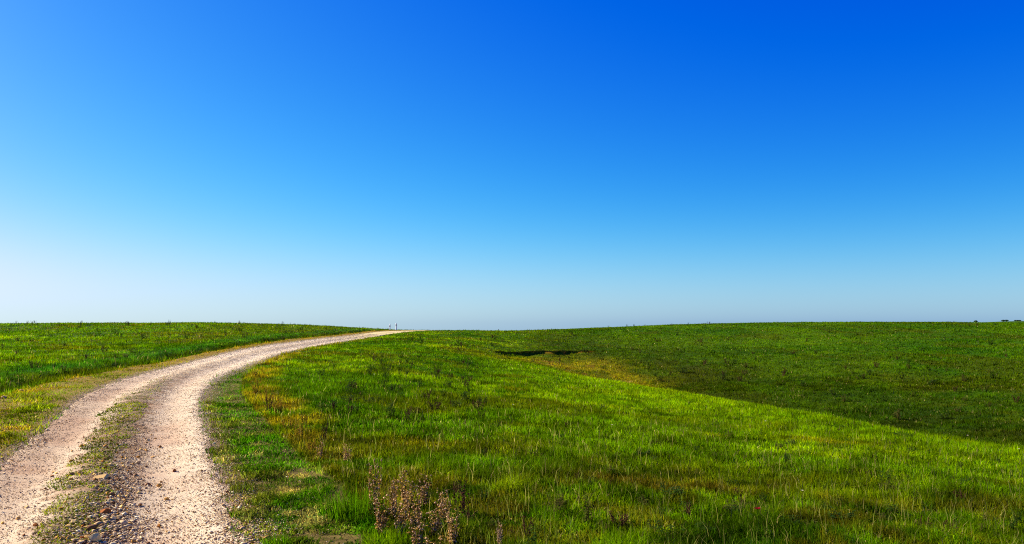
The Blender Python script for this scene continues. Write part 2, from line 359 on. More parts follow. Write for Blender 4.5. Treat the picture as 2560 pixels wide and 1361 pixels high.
# ------------------------------------------------------------------ ground sheet (polar grid, fine where it is near)
A = 0.63
phs = np.concatenate([np.linspace(-math.pi, -A - .35, 60, endpoint=False), np.linspace(-A - .35, -A, 40, endpoint=False), np.arange(-A, A, .0023), np.linspace(A, A + .35, 40, endpoint=False), np.linspace(A + .35, math.pi, 60)])
rs = np.concatenate([[.05, .6, 1.2, 2, 3], np.exp(np.arange(math.log(3.6), math.log(165), .0085)), np.exp(np.linspace(math.log(168), math.log(2990), 60))])
PH, RR = np.meshgrid(phs, rs); gx = (RR * np.sin(PH)).ravel(); gy = (RR * np.cos(PH)).ravel()
T, S = lateral(gx, gy); gz = ground_z(gx, gy, T, S)
wob = .16 * (fbm(gx, gy, .6, 101) - .5) * 2
under = sstep(1.62, 1.35, 0) * 0 + (1 - sstep(1.36, 1.56, np.abs(S + .07) + wob))
gz2 = gz - .07 * under * (T < 150)
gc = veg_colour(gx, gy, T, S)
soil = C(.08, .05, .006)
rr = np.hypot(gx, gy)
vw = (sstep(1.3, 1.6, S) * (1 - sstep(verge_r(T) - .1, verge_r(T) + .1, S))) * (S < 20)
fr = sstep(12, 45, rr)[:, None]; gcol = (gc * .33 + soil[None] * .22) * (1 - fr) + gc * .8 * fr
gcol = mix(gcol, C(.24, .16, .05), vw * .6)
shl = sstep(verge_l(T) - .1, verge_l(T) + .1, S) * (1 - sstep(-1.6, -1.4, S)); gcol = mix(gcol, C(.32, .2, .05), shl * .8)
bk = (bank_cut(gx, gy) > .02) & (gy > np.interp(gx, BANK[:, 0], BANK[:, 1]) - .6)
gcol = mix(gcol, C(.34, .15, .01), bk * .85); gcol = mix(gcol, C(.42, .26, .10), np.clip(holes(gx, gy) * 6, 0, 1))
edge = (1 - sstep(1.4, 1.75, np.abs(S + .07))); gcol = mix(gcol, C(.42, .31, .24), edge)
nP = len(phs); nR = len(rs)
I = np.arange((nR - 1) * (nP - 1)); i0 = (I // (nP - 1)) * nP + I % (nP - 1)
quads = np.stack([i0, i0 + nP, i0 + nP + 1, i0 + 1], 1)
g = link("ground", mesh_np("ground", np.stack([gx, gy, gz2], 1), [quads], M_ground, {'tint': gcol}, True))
tag(g, "rolling green prairie with a shallow draw on the right", kind="structure")

# ------------------------------------------------------------------ gravel road sheet
tt = np.concatenate([np.arange(0, 30, .06), np.arange(30, 60, .15), np.arange(60, 150, .4)])
ss = np.concatenate([np.arange(-2.1, 1.9, .05)])
TT, SS = np.meshgrid(tt, ss, indexing='ij')
fx_ = np.interp(TT.ravel(), TS, PATH[:, 0]); fy_ = np.interp(TT.ravel(), TS, PATH[:, 1])
dx_ = np.interp(TT.ravel(), TS, PD[:, 0]); dy_ = np.interp(TT.ravel(), TS, PD[:, 1])
rx = fx_ + dy_ * SS.ravel(); ry = fy_ - dx_ * SS.ravel(); s_ = SS.ravel(); t_ = TT.ravel()
rz_ = ground_z(rx, ry, t_, s_)
wob = .16 * (fbm(rx, ry, .6, 101) - .5) * 2
out = sstep(1.42, 1.75, np.abs(s_ + .07) + wob)
rz_ = rz_ + .012 * (1 - out) - .09 * out + .012 * (noise(rx, ry, .12, 111) - .5) + .02 * (fbm(rx, ry, .5, 113) - .5)
ROADZ = lambda t, s, x, y: ground_z(x, y, t, s) + .012
PINK, PALE, RED, DUST = C(.64, .44, .27), C(.86, .70, .46), C(.34, .17, .07), C(.72, .55, .35)
def road_colour(x, y, t, s):
    n = fbm(x, y, 1.2, 121); n2 = fbm(x, y, .3, 123)
    c = np.repeat(PINK[None], len(x), 0)
    c = mix(c, DUST, sstep(.35, .65, n))
    far = sstep(22, 50, t)
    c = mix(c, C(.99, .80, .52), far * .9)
    c = mix(c, PALE, .75 * np.exp(-((s - 1.3) / .28) ** 2)); c = mix(c, PALE, .5 * np.exp(-((s + .62) / .2) ** 2))
    c = mix(c, RED, .55 * np.exp(-((s - .25) / .22) ** 2) * (1 - far) * sstep(.3, .6, n2)); c = mix(c, C(.16, .09, .02), .6 * np.exp(-((s + .08) / .34) ** 2) * (1 - far * .8)); c = mix(c, RED, .5 * (np.abs(s + .2) < .5) * sstep(.45, .7, n2))
    c = mix(c, RED * 1.1, .25 * np.exp(-((s + 1.2) / .4) ** 2) * (1 - far))
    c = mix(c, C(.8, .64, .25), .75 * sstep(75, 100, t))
    return c
nS = len(ss); I = np.arange((len(tt) - 1) * (nS - 1)); i0 = (I // (nS - 1)) * nS + I % (nS - 1)
quads = np.stack([i0, i0 + 1, i0 + nS + 1, i0 + nS], 1)
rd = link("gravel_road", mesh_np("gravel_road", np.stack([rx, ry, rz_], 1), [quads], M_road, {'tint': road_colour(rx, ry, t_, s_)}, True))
tag(rd, "pinkish two-track gravel road curving up over the hill", kind="structure")

# ------------------------------------------------------------------ loose gravel
def stones_mesh(P, size, col, flat=.6, seed=1):
    """one low-poly angular pebble per row of P"""
    n = len(P); rg = np.random.default_rng(seed)
    oct_ = np.array([[1,0,0],[0,1,0],[-1,0,0],[0,-1,0],[.15,.1,1],[0,0,-.6],[.75,.7,.35],[-.7,.75,.3],[-.75,-.7,.4],[.7,-.75,.3]], float)
    fc = np.array([[0,6,4],[6,1,4],[1,7,4],[7,2,4],[2,8,4],[8,3,4],[3,9,4],[9,0,4],[0,5,6],[6,5,1],[1,5,7],[7,5,2],[2,5,8],[8,5,3],[3,5,9],[9,5,0]])
    V = oct_[None] * (1 + .5 * (rg.random((n, 10, 1)) - .5)) 
    V = V * np.stack([np.ones(n), .55 + .45 * rg.random(n), flat * (.55 + .7 * rg.random(n))], 1)[:, None, :]
    tl = rg.normal(0, .25, n); c, s = np.cos(tl), np.sin(tl)
    V = np.stack([V[..., 0] * c[:, None] - V[..., 2] * s[:, None], V[..., 1], V[..., 0] * s[:, None] + V[..., 2] * c[:, None]], 2)
    a = rg.random(n) * 6.283; c, s = np.cos(a), np.sin(a)
    V = np.stack([V[..., 0] * c[:, None] - V[..., 1] * s[:, None], V[..., 0] * s[:, None] + V[..., 1] * c[:, None], V[..., 2]], 2)
    V = V * (size / 2)[:, None, None] + P[:, None, :]
    Fc = fc[None] + (np.arange(n) * 10)[:, None, None]
    return V.reshape(-1, 3), Fc.reshape(-1, 3), np.repeat(col, 10, 0)
STONES = np.array([[.72,.50,.27],[.86,.68,.40],[.54,.34,.16],[.34,.16,.06],[.24,.09,.03],[.98,.84,.54],[.62,.42,.24],[.48,.27,.07]])
def stone_cols(n, rg, p): return STONES[rg.choice(8, n, p=p)] * (.8 + .4 * rg.random((n, 1)))
def at_ts(t, s):
    x = np.interp(t, TS, PATH[:, 0]) + np.interp(t, TS, PD[:, 1]) * s; y = np.interp(t, TS, PATH[:, 1]) - np.interp(t, TS, PD[:, 0]) * s
    return x, y
def spread(n, a, b, pw, rg):
    u = rg.random(n); e = 1 - pw
    return (a ** e + u * (b ** e - a ** e)) ** (1 / e)
NST = 260000
t_ = 4 + spread(NST, 5, 95, 1.7, rng); s_ = rng.uniform(-2.0, 2.6, NST)
x_, y_ = at_ts(t_, s_); r_s = np.hypot(x_, y_)
dens = .42 + (.75 - .4 * sstep(15, 24, t_)) * np.exp(-((s_ - .18) / .25) ** 2) + .25 * np.exp(-((s_ + .3) / .3) ** 2) + .7 * np.exp(-((s_ - 1.45) / .25) ** 2) + .6 * np.exp(-((s_ + 1.55) / .3) ** 2)
dens *= 1 - .93 * sstep(1.7, 2.1, s_) ; dens *= 1 - .8 * sstep(-1.7, -1.9, s_) * 1
dens *= .55 + .9 * noise(x_, y_, .35, 131)
k = rng.random(NST) < dens; t_, s_, x_, y_, r_s = t_[k], s_[k], x_[k], y_[k], r_s[k]; n = len(t_)
big = np.exp(-((s_ - .12) / .38) ** 2) * (1 - .6 * sstep(13, 20, t_)) + .35 * np.exp(-((s_ - 1.5) / .3) ** 2) + .3 * np.exp(-((s_ + 1.5) / .3) ** 2)
size = .0115 * np.exp(rng.normal(0, .42, n)) * (1 + 1.6 * big * rng.random(n) * (1 + .5 * (t_ < 14))) + .012 * big * (rng.random(n) < .25)
size = np.maximum(size, r_s / 759 * .62 * np.exp(rng.normal(0, .2, n)))
inst = np.exp(-((s_ + .1) / .45) ** 2); col = stone_cols(n, rng, [.24,.16,.17,.12,.08,.08,.1,.05])
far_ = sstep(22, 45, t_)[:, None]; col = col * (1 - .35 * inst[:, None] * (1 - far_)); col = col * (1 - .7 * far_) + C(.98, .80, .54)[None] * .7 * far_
z_ = ground_z(x_, y_, t_, s_) + .014 + size * .08
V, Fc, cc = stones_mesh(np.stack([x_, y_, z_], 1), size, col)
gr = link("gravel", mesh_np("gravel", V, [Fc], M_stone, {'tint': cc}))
tag(gr, "loose pale and reddish gravel strewn over the wheel tracks", kind="stuff")
print("gravel", n)
# ------------------------------------------------------------------ grass
def blades_mesh(P, h, w, yaw, lean, col, segs, rg, tipcol=None):
    """bent blades; segs 1 = a single triangle, 2 = quad and tip"""
    n = len(P)
    wd = np.stack([np.cos(yaw), np.sin(yaw), np.zeros(n)], 1)
    la = rg.random(n) * 6.283; ld = np.stack([np.cos(la), np.sin(la), np.zeros(n)], 1)
    up = np.array([0, 0, 1.0])
    if segs == 1:
        V = np.empty((n, 3, 3)); V[:, 0] = P - wd * (w / 2)[:, None]; V[:, 1] = P + wd * (w / 2)[:, None]
        V[:, 2] = P + up * h[:, None] * np.sqrt(np.clip(1 - lean ** 2, .05, 1))[:, None] + ld * (h * lean)[:, None]
        Fc = [np.arange(n * 3).reshape(n, 3)]; c = np.repeat(col, 3, 0)
    else:
        V = np.empty((n, 5, 3)); a = P + up * (h * .55)[:, None] + ld * (h * lean * .3)[:, None]
        tip = P + up * (h * (1 - .45 * lean))[:, None] + ld * (h * lean)[:, None]
        V[:, 0] = P - wd * (w / 2)[:, None]; V[:, 1] = P + wd * (w / 2)[:, None]
        V[:, 2] = a - wd * (w * .42)[:, None]; V[:, 3] = a + wd * (w * .42)[:, None]; V[:, 4] = tip
        b = (np.arange(n) * 5)[:, None]
        Fc = [b + np.array([[0, 1, 3, 2]]), b + np.array([[2, 3, 4]])]; c = np.repeat(col, 5, 0)
    return V.reshape(-1, 3), Fc, c
def join(parts):
    Vs, Fs, Cs = [], {}, []; o = 0
    for V, Fl, c in parts:
        for f in Fl: Fs.setdefault(f.shape[1], []).append(f + o)
        Vs.append(V); Cs.append(c); o += len(V)
    return np.concatenate(Vs), [np.concatenate(v) for v in Fs.values()], np.concatenate(Cs)
def cover(n, a, b, pw, half, rg):
    r = spread(n, a, b, pw, rg); ph = rg.uniform(-half, half, n)
    return r * np.sin(ph), r * np.cos(ph), r
parts = []
def lay(n, a, b, pw, segs, wk, hk=1.0, sig=.3, half=.75):
    x, y, r = cover(n, a, b, pw, half, rng)
    T, S = lateral(x, y); vr = verge_r(T) + .12 * (noise(x, y, .4, 141) - .5) * 2; vl = verge_l(T)
    onr = (np.abs(S + .07) < 1.45 + .2 * (noise(x, y, .3, 143) - .5))
    strip = (np.abs(S + .26 - .45 * (noise(x, y, .8, 145) - .5)) < .34) & onr
    pst = (1 - sstep(28, 38, T)) * (.95 - .3 * (T < 15)) * sstep(.26, .46, fbm(x, y, .35, 147) + .06 * (T > 16))
    keep = np.where(strip, rng.random(n) < pst, ~onr)
    verge = (S > 1.3) & (S < vr); shl = (S < -1.3) & (S > vl)
    bare = sstep(.50, .62, fbm(x, y, .7, 149)) * (1 - .8 * sstep(14, 22, T))
    edgef = 1 - sstep(1.4, 1.95, S)
    keep &= ~(verge & (rng.random(n) < np.clip(.05 + .88 * bare + .45 * edgef, 0, .97) * (1 - sstep(40, 60, T) * .5)))
    keep &= ~(shl & (rng.random(n) < .1 + .55 * sstep(-2.3, -1.6, S)))
    bkz = (bank_cut(x, y) > .3) & (y > np.interp(x, BANK[:, 0], BANK[:, 1]) - 1.2)
    keep &= ~bkz; keep &= ~((holes(x, y) > .12) & (rng.random(n) < .85))
    x, y, r, T, S, strip, verge, shl = [q[keep] for q in (x, y, r, T, S, strip, verge, shl)]; n = len(x)
    z = ground_z(x, y, T, S) - .012
    tuft = fbm(x, y, 1.1, 151); tuft2 = noise(x, y, .28, 153)
    tuft3 = noise(x, y, .4, 165)
    h = (.05 + .13 * tuft + .10 * tuft2 + .17 * tuft3 * tuft3) * (.45 + .9 * rng.random(n)) * hk
    h *= 1 + .5 * sstep(.55, .75, fbm(x, y, 3, 155))
    h = np.where(verge, (.03 + .06 * rng.random(n)) * (1 + 1.2 * sstep(.5, .8, noise(x, y, .5, 157))), h)
    h = np.where(shl, (.03 + .06 * rng.random(n)) * (1 + 1.2 * sstep(.5, .8, noise(x, y, .6, 323))), h); h = np.where(strip, .03 + .06 * rng.random(n), h)
    ditch = np.exp(-((S - verge_l(T) + .8) / .7) ** 2) * (S < 20); h = h * (1 + .9 * ditch)
    w = np.maximum(.0045 + .003 * rng.random(n), r / 759 * wk)
    w = np.where((verge | shl | strip) & (r < 25), w * 1.25, w); w = np.where(strip, w * 1.2, w)
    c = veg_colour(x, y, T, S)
    v = np.exp(rng.normal(0, sig, n)) * (.5 + 1.0 * noise(x, y, .2, 161)) * (.5 + 1.0 * noise(x, y, .55, 163)); c = c * v[:, None]
    hue = rng.normal(0, .14, n); c[:, 0] *= np.exp(hue)
    forb = (rng.random(n) < .38 * sstep(.35, .6, noise(x, y, .7, 167))) & (r < 60)
    w = np.where(forb, np.maximum(.012 + .01 * rng.random(n), w * 1.3), w); h = np.where(forb, h * .75, h)
    c[forb] = c[forb] * np.array([.7, .9, 1.0])
    dry = rng.random(n) < (.25 * sig) * (.2 + .4 * sstep(.5, .7, fbm(x, y, 1.5, 159))) ; c[dry] = np.array([.30, .24, .07]) * v[dry, None]
    lean = np.clip(np.abs(rng.normal(.42, .25, n)), 0, .9)
    lean = np.where(verge | strip | shl, np.clip(lean + .35, 0, .95), lean)
    parts.append(blades_mesh(np.stack([x, y, z], 1), h, w, rng.random(n) * 6.283, lean, c, segs, rng))
    print('grass', n)
lay(900000, 5.0, 22, 1.25, 2, .5, .62, .34, .98)
lay(540000, 20, 60, 1.15, 1, .7, .62, .2, .82)
lay(420000, 55, 165, .9, 1, .85, .6, .12)
lay(90000, 1.0, 5.2, .3, 2, .8, .62, .3, 1.6)
# tall stalks standing out of the sward
x, y, r = cover(2600, 6.5, 24, 1.5, .66, rng); T, S = lateral(x, y)
k = (S > verge_r(T) + .1) | (S < verge_l(T) - .6); x, y, r, T, S = x[k], y[k], r[k], T[k], S[k]; n = len(x)
h = .20 + .20 * rng.random(n); c = np.where(rng.random((n, 1)) < .5, np.array([[.30, .27, .06]]), np.array([[.14, .2, .02]])) * (.7 + .6 * rng.random((n, 1)))
parts.append(blades_mesh(np.stack([x, y, ground_z(x, y, T, S)], 1), h, np.maximum(.004, r / 759 * .4), rng.random(n) * 6.283, .15 + .3 * rng.random(n), c, 2, rng))
V, Fl, cc = join(parts); parts = []
go = link("grass", mesh_np("grass", V, Fl, M_grass, {'tint': cc}))
tag(go, "wind-ruffled green and yellowish prairie grass covering the hills", kind="stuff")
del V, Fl, cc
# ------------------------------------------------------------------ the cut bank in the draw
xs = np.arange(-1.7, 9.3, .12); yb = np.interp(xs, BANK[:, 0], BANK[:, 1]) + 0.5 * (noise(xs, xs * 0, 1.1, 5) - .5)
ztop = ground_z(xs, yb + .45); zbot = ground_z(xs, yb - .45) - .12
rows = []
for k, f in enumerate(np.linspace(0, 1, 7)):
    yy = yb - .22 + .30 * f + .16 * (noise(xs * 1.0, xs * 0 + k * .9, .5, 201) - .5) - (.10 if k == 6 else 0)
    rows.append(np.stack([xs, yy, zbot + (ztop - zbot) * f + (.03 if k == 6 else 0)], 1))
rows.append(np.stack([xs, yb + .6, ztop + .0], 1))
V = np.concatenate(rows); n = len(xs); q = []
for k in range(len(rows) - 1):
    i = np.arange(n - 1) + k * n; q.append(np.stack([i, i + 1, i + n + 1, i + n], 1))
bc = np.repeat(C(.42, .17, .01)[None], len(V), 0) * (.6 + .9 * noise(V[:, 0], V[:, 2], .3, 203)[:, None])
bo = link("eroded_bank", mesh_np("eroded_bank", V, q, M_ground, {'tint': bc}))
tag(bo, "dark bare-earth bank at the head of the draw", kind="structure")

# ------------------------------------------------------------------ plants
class PB:
    """collects tubes and leaf blades with a colour per vertex"""
    def __init__(s): s.V = []; s.F = {3: [], 4: []}; s.C = []
    def tube(s, p, q, r0, r1, col):
        p = np.array(p); q = np.array(q); d = (q - p) / (np.linalg.norm(q - p) + 1e-9)
        a = np.cross(d, [0, 0, 1.0] if abs(d[2]) < .9 else [1.0, 0, 0]); a /= np.linalg.norm(a); b = np.cross(d, a); o = len(s.V)
        for k in range(3):
            e = a * math.cos(k * 2.094) + b * math.sin(k * 2.094); s.V.append(p + e * r0); s.V.append(q + e * r1); s.C += [col, col]
        for k in range(3):
            j = (k + 1) % 3; s.F[4].append([o + 2 * k, o + 2 * j, o + 2 * j + 1, o + 2 * k + 1])
    def leaf(s, p, d, L_, w, col, droop=.3):
        p = np.array(p); d = np.array(d) / np.linalg.norm(d); a = np.cross(d, [0, 0, 1.0]); a /= np.linalg.norm(a) + 1e-9; o = len(s.V)
        m = p + d * L_ * .45; t = p + d * L_ + np.array([0, 0, -droop * L_])
        s.V += [p, m + a * w / 2, t, m - a * w / 2]; s.C += [col] * 4; s.F[4].append([o, o + 1, o + 2, o + 3])
    def lump(s, c, r, col, rg):
        o = len(s.V); c = np.array(c)
        for e in ([1,0,0],[0,1,0],[-1,0,0],[0,-1,0],[0,0,1.3],[0,0,-1]): s.V.append(c + np.array(e) * r * rg.uniform(.6, 1.3)); s.C.append(col * rg.uniform(.75, 1.25))
        for k in range(4): s.F[3] += [[o + k, o + (k + 1) % 4, o + 4], [o + (k + 1) % 4, o + k, o + 5]]
    def mesh(s, name, mat):
        return mesh_np(name, np.array(s.V), [np.array(v) for v in s.F.values() if v], mat, {'tint': np.array(s.C)})
M_weed = leaf_material('weed_leaves', .3, boost=1.3, spec=.03, rough=.8)
M_dry = leaf_material('dry_seed_heads', .3, rough=.85, spec=.03, boost=1.2)
def build_plant(kind, seed):
    """returns stem / leaves / head collectors for a plant about 1 unit tall"""
    rg = np.random.default_rng(seed); st, lf, hd = PB(), PB(), PB()
    P = dict(forb=(7, .30, C(.03,.07,.006), C(.06,.05,.01)), dead=(10, .20, C(.50,.29,.06), C(.34,.2,.05)), gold=(11, .38, C(.36,.21,.015), C(.2,.1,.02)),
             rust=(8, .24, C(.08,.028,.014), C(.12,.06,.03)), pale=(7, .14, C(.5,.34,.16), C(.4,.26,.12)), olive=(8, .32, C(.09,.09,.012), C(.1,.08,.02)))[kind]
    ns, sp, lc, sc_ = P
    for i in range(ns):
        a = rg.random() * 6.283; R0 = sp * rg.random() ** .6; H = rg.uniform(.6, 1.0)
        base = np.array([math.cos(a) * R0 * .25, math.sin(a) * R0 * .25, -.05]); top = np.array([math.cos(a) * R0, math.sin(a) * R0, H])
        mid = (base + top) / 2 + rg.normal(0, .03, 3)
        st.tube(base, mid, .012, .008, sc_); st.tube(mid, top, .008, .004, sc_)
        nl = {'forb': 22, 'dead': 9, 'gold': 20, 'rust': 14, 'pale': 6, 'olive': 20}[kind]
        for k in range(nl):
            f = rg.uniform(.12, 1) ** .8; p = base * (1 - f) + top * f if f < .02 else (mid + (top - mid) * (f * 2 - 1) if f > .5 else base + (mid - base) * f * 2)
            b = rg.random() * 6.283; d = np.array([math.cos(b), math.sin(b), rg.uniform(-.1, .9)])
            L_ = {'forb': .15, 'dead': .10, 'gold': .10, 'rust': .08, 'pale': .06, 'olive': .13}[kind] * rg.uniform(.6, 1.4) * (1.15 - .5 * f)
            lf.leaf(p, d, L_, L_ * rg.uniform(.25, .5), lc * rg.uniform(.6, 1.5), rg.uniform(0, .5))
        if kind in ('dead', 'rust', 'pale'):
            hc = {'dead': C(.90,.60,.32), 'rust': C(.10,.035,.022), 'pale': C(.85,.58,.32)}[kind]
            for k in range(15):
                f = rg.uniform(.5, 1.02); lowf = rg.random() < (.5 if kind == 'dead' else .15); p = (base + (mid - base) * rg.uniform(.4, 1)) if lowf else mid + (top - mid) * (f * 2 - 1); b = rg.random() * 6.283; q_ = p + np.array([math.cos(b), math.sin(b), .5]) * rg.uniform(.015, .055)
                st.tube(p, q_, .003, .002, sc_); hd.lump(q_, rg.uniform(.009, .026), hc * rg.uniform(.25, 1.3), rg)
    return st, lf, hd
PROTO = {}
def plant_parts(kind, v):
    key = (kind, v)
    if key not in PROTO:
        st, lf, hd = build_plant(kind, 100 + v * 7 + len(kind))
        dry = kind in ('dead', 'rust', 'pale')
        PROTO[key] = [('stem', st.mesh('stem', M_dry if dry else M_weed)), ('leaf_cluster', lf.mesh('leaf_cluster', M_dry if dry else M_weed))] + ([('seed_heads', hd.mesh('seed_heads', M_dry))] if hd.V else [])
        w, f, c = [], {}, []
    return PROTO[key]
WHOLE = {}
def whole(kind, v):
    if (kind, v) not in WHOLE:
        st, lf, hd = build_plant(kind, 300 + v * 11 + len(kind)); o = len(st.V)
        st.V += lf.V; st.C += lf.C; st.F[4] += [[i + o for i in f] for f in lf.F[4]]; o = len(st.V)
        st.V += hd.V; st.C += hd.C; st.F[3] += [[i + o for i in f] for f in hd.F[3]]
        WHOLE[(kind, v)] = st.mesh('weed', M_weed)
    return WHOLE[(kind, v)]
def spot(px, py):
    p = at(px, py); return p[0], p[1], float(ground_z(np.array([p[0]]), np.array([p[1]]))[0]), p[1]
def near_plant(kind, v, px, py, top, label, cat, name, group=None, wide=1.0):
    x, y, z, d = spot(px, py); H = (py - top) / F * d
    root = empty(name, (x, y, z - .01), random.random() * 6.28, H); root.scale = (H * wide * (1.12 if kind == 'dead' else 1), H * wide * (1.12 if kind == 'dead' else 1), H)
    tag(root, label, cat, group)
    for nm, me in plant_parts(kind, v): link(nm, me, root)
    return root
G_DEAD = "dried weeds in the clump beside the verge"
near_plant('dead', 0, 938, 1296, 1145, "tall thin dead brown weed standing at the left front of the dry clump", "dead weed", "dead_weed", G_DEAD, .6)
near_plant('dead', 1, 985, 1292, 1185, "pinkish brown dead weed just behind the bright tall grass tussock", "dead weed", "dead_weed", G_DEAD)
near_plant('dead', 2, 1022, 1272, 1172, "highest bushy dead weed at the back of the dry clump", "dead weed", "dead_weed", G_DEAD, 1.1)
near_plant('dead', 3, 1062, 1268, 1182, "dead weed at the right back of the dry clump with pale seed heads", "dead weed", "dead_weed", G_DEAD, 1.0)
near_plant('dead', 1, 1000, 1345, 1225, "dark-based dead weed in the middle of the dry clump", "dead weed", "dead_weed", G_DEAD, .9)
near_plant('dead', 0, 1040, 1330, 1222, "dead weed with pinkish seed heads in the centre right of the dry clump", "dead weed", "dead_weed", G_DEAD, 1.0)
near_plant('dead', 2, 1085, 1350, 1250, "dead brown weed at the right front edge of the dry clump", "dead weed", "dead_weed", G_DEAD, 1.0)
near_plant('dead', 3, 1130, 1372, 1268, "straggly dead weed between the dry clump and the dark reddish weed", "dead weed", "dead_weed", G_DEAD, 1.0)
near_plant('dead', 1, 1085, 1440, 1326, "dead weed cut off by the bottom edge below the dry clump", "dead weed", "dead_weed", G_DEAD, 1.1)
near_plant('dead', 2, 955, 1340, 1230, "dead weed low at the left front of the dry clump behind the fresh green tussock", "dead weed", "dead_weed", G_DEAD, 1.0)
near_plant('dead', 3, 1045, 1385, 1275, "dead weed at the bottom centre of the dry clump near the frame edge", "dead weed", "dead_weed", G_DEAD, 1.1)
near_plant('dead', 0, 1110, 1310, 1225, "dead weed on the right flank of the dry clump beside the dark reddish weed", "dead weed", "dead_weed", G_DEAD, 1.1)
near_plant('rust', 0, 1156, 1300, 1198, "dark reddish brown seed-head weed standing right of the dry clump", "weed", "seedhead_weed", None, .95)
near_plant('pale', 0, 1252, 1385, 1290, "pale tan dead weed alone near the bottom edge", "dead weed", "dead_weed", None, .9)
near_plant('dead', 2, 797, 1152, 1098, "small pinkish dead weed at the golden edge of the verge", "dead weed", "dead_weed", None, .9)
near_plant('dead', 3, 868, 1160, 1106, "small pale dead weed right of the golden weeds", "dead weed", "dead_weed", None, 1.1)
near_plant('rust', 1, 1213, 1152, 1116, "slim rust-brown weed leaning in the green grass behind the dry clump", "weed", "seedhead_weed", None, .7)
near_plant('rust', 2, 1318, 1352, 1278, "dark brown bushy weed between the pale dead weed and a green leafy one", "weed", "seedhead_weed", None, 1.0)
near_plant('olive', 0, 1390, 1300, 1215, "olive leafy weed with upright stems in the lower middle grass", "leafy weed", "leafy_weed", None, 1.0)
near_plant('olive', 1, 1470, 1320, 1230, "taller olive weed beside the leafy one in the lower middle grass", "leafy weed", "leafy_weed", None, 1.0)
near_plant('forb', 0, 1325, 1390, 1310, "dark green leafy weed at the bottom edge right of the pale dead weed", "leafy weed", "leafy_weed", None, .9)
near_plant('rust', 3, 1522, 1235, 1196, "reddish brown weed in the middle of the near green slope", "weed", "seedhead_weed", None, 1.0)
near_plant('forb', 1, 2212, 1222, 1178, "wide dark bushy weed on the right side of the near slope", "leafy weed", "leafy_weed", None, 1.5)
near_plant('rust', 1, 2384, 1245, 1210, "brown weed on the near slope right of the wide dark bush", "weed", "seedhead_weed", None, 1.3)
near_plant('forb', 2, 1905, 1262, 1226, "dark weed above the red flower on the near slope", "leafy weed", "leafy_weed", None, 1.3)
near_plant('rust', 0, 2310, 1330, 1288, "low reddish weed near the lower right corner", "weed", "seedhead_weed", None, 1.4)
near_plant('forb', 3, 1965, 1165, 1128, "dark clump of weed near the centre right of the near slope", "leafy weed", "leafy_weed", None, 1.5)
G_GOLD = "golden weeds along the outer edge of the verge"
for px, py, tp, lab, w in [(640,985,945,"golden bushy weed nearest the bend of the road",1.4),(668,1010,965,"large golden weed at the widest part of the yellow band",1.5),(640,945,922,"rusty gold weed beside the far gravel edge",1.6),
        (700,1035,990,"golden weed with brown patches in the middle of the yellow band",1.4),(722,1078,1035,"bright golden weed low in the yellow band",1.5),(752,1092,1048,"orange-gold weed beside the dark brown stalks",1.4),
        (775,1130,1085,"last golden weed toward the camera in the yellow band",1.3),(690,900,884,"golden weed far up along the right road edge",2.2)]:
    near_plant('gold', int(px) % 4, px, py, tp, lab, "golden weed", "golden_weed", G_GOLD, w)
near_plant('rust', 2, 672, 1032, 988, "very dark brown weed among the golden ones", "weed", "seedhead_weed", None, 1.1)
near_plant('rust', 1, 808, 1112, 1052, "tall dark brown stalk weed right of the golden weeds", "weed", "seedhead_weed", None, .9)
near_plant('rust', 3, 760, 1068, 1030, "dark brown stalky weed behind the orange-gold one", "weed", "seedhead_weed", None, 1.0)

# dark weeds scattered over the slopes: single small plants
cnt = 0
def scatter(n, x0, x1, y0, y1, h0, h1, kinds, name, label, cat, group, seed, wide=1.3):
    global cnt
    rg = np.random.default_rng(seed)
    made = 0; tries = 0
    while made < n and tries < n * 6:
        tries += 1
        px = rg.uniform(x0, x1); py = rg.uniform(y0(px) if callable(y0) else y0, y1(px) if callable(y1) else y1)
        x, y, z, d = spot(px, py); T, S = lateral(np.array([x]), np.array([y]))
        if -4.2 < S[0] < verge_r(T[0]) + .2: continue
        o = link(name, whole(kinds[rg.integers(len(kinds))], int(rg.integers(4))))
        H = rg.uniform(h0, h1) * .8; o.location = (x, y, z - .02); w = wide * rg.uniform(.8, 2.0); o.scale = (H * w, H * w, H); o.rotation_euler = (0, 0, rg.random() * 6.28)
        tag(o, label, cat, group); made += 1; cnt += 1
br = lambda px: np.interp(px, [1300, 1500, 1700, 2000, 2300, 2560], [915, 965, 995, 1045, 1100, 1140])
bb = lambda px: np.interp(px, [1300, 1500, 1700, 2000, 2300, 2560], [905, 925, 965, 1010, 1060, 1090])
scatter(30, 5, 900, 811, 817, .35, .8, ['forb', 'forb', 'olive'], "hillside_weed", "small weed poking above the left skyline", "weed", "weeds along the left skyline", 11, .8)
scatter(34, 10, 900, 816, 850, .35, .75, ['forb', 'forb', 'olive'], "hillside_weed", "small dark weed on the upper left hillside", "weed", "dark weeds on the left hillside", 1, 1.2)
scatter(22, 0, 420, 850, 930, .3, .55, ['forb', 'rust', 'olive'], "hillside_weed", "small dark weed low on the left hillside above the ditch", "weed", "dark weeds on the left hillside", 2)
scatter(75, 800, 1220, 880, 1060, .3, .5, ['forb', 'forb', 'rust'], "meadow_weed", "small dark weed in the deep green patch right of the road bend", "weed", "dark weeds right of the road bend", 3, 1.3)
scatter(20, 1000, 1290, 836, 880, .4, .7, ['forb', 'rust'], "meadow_weed", "small dark weed near the low skyline beyond the road", "weed", "dark weeds near the low skyline", 4)
scatter(95, 1150, 2550, br, 1350, .12, .26, ['forb', 'forb', 'olive', 'rust'], "slope_weed", "small dark weed on the bright near slope", "weed", "dark weeds on the near slope", 5, 1.7)
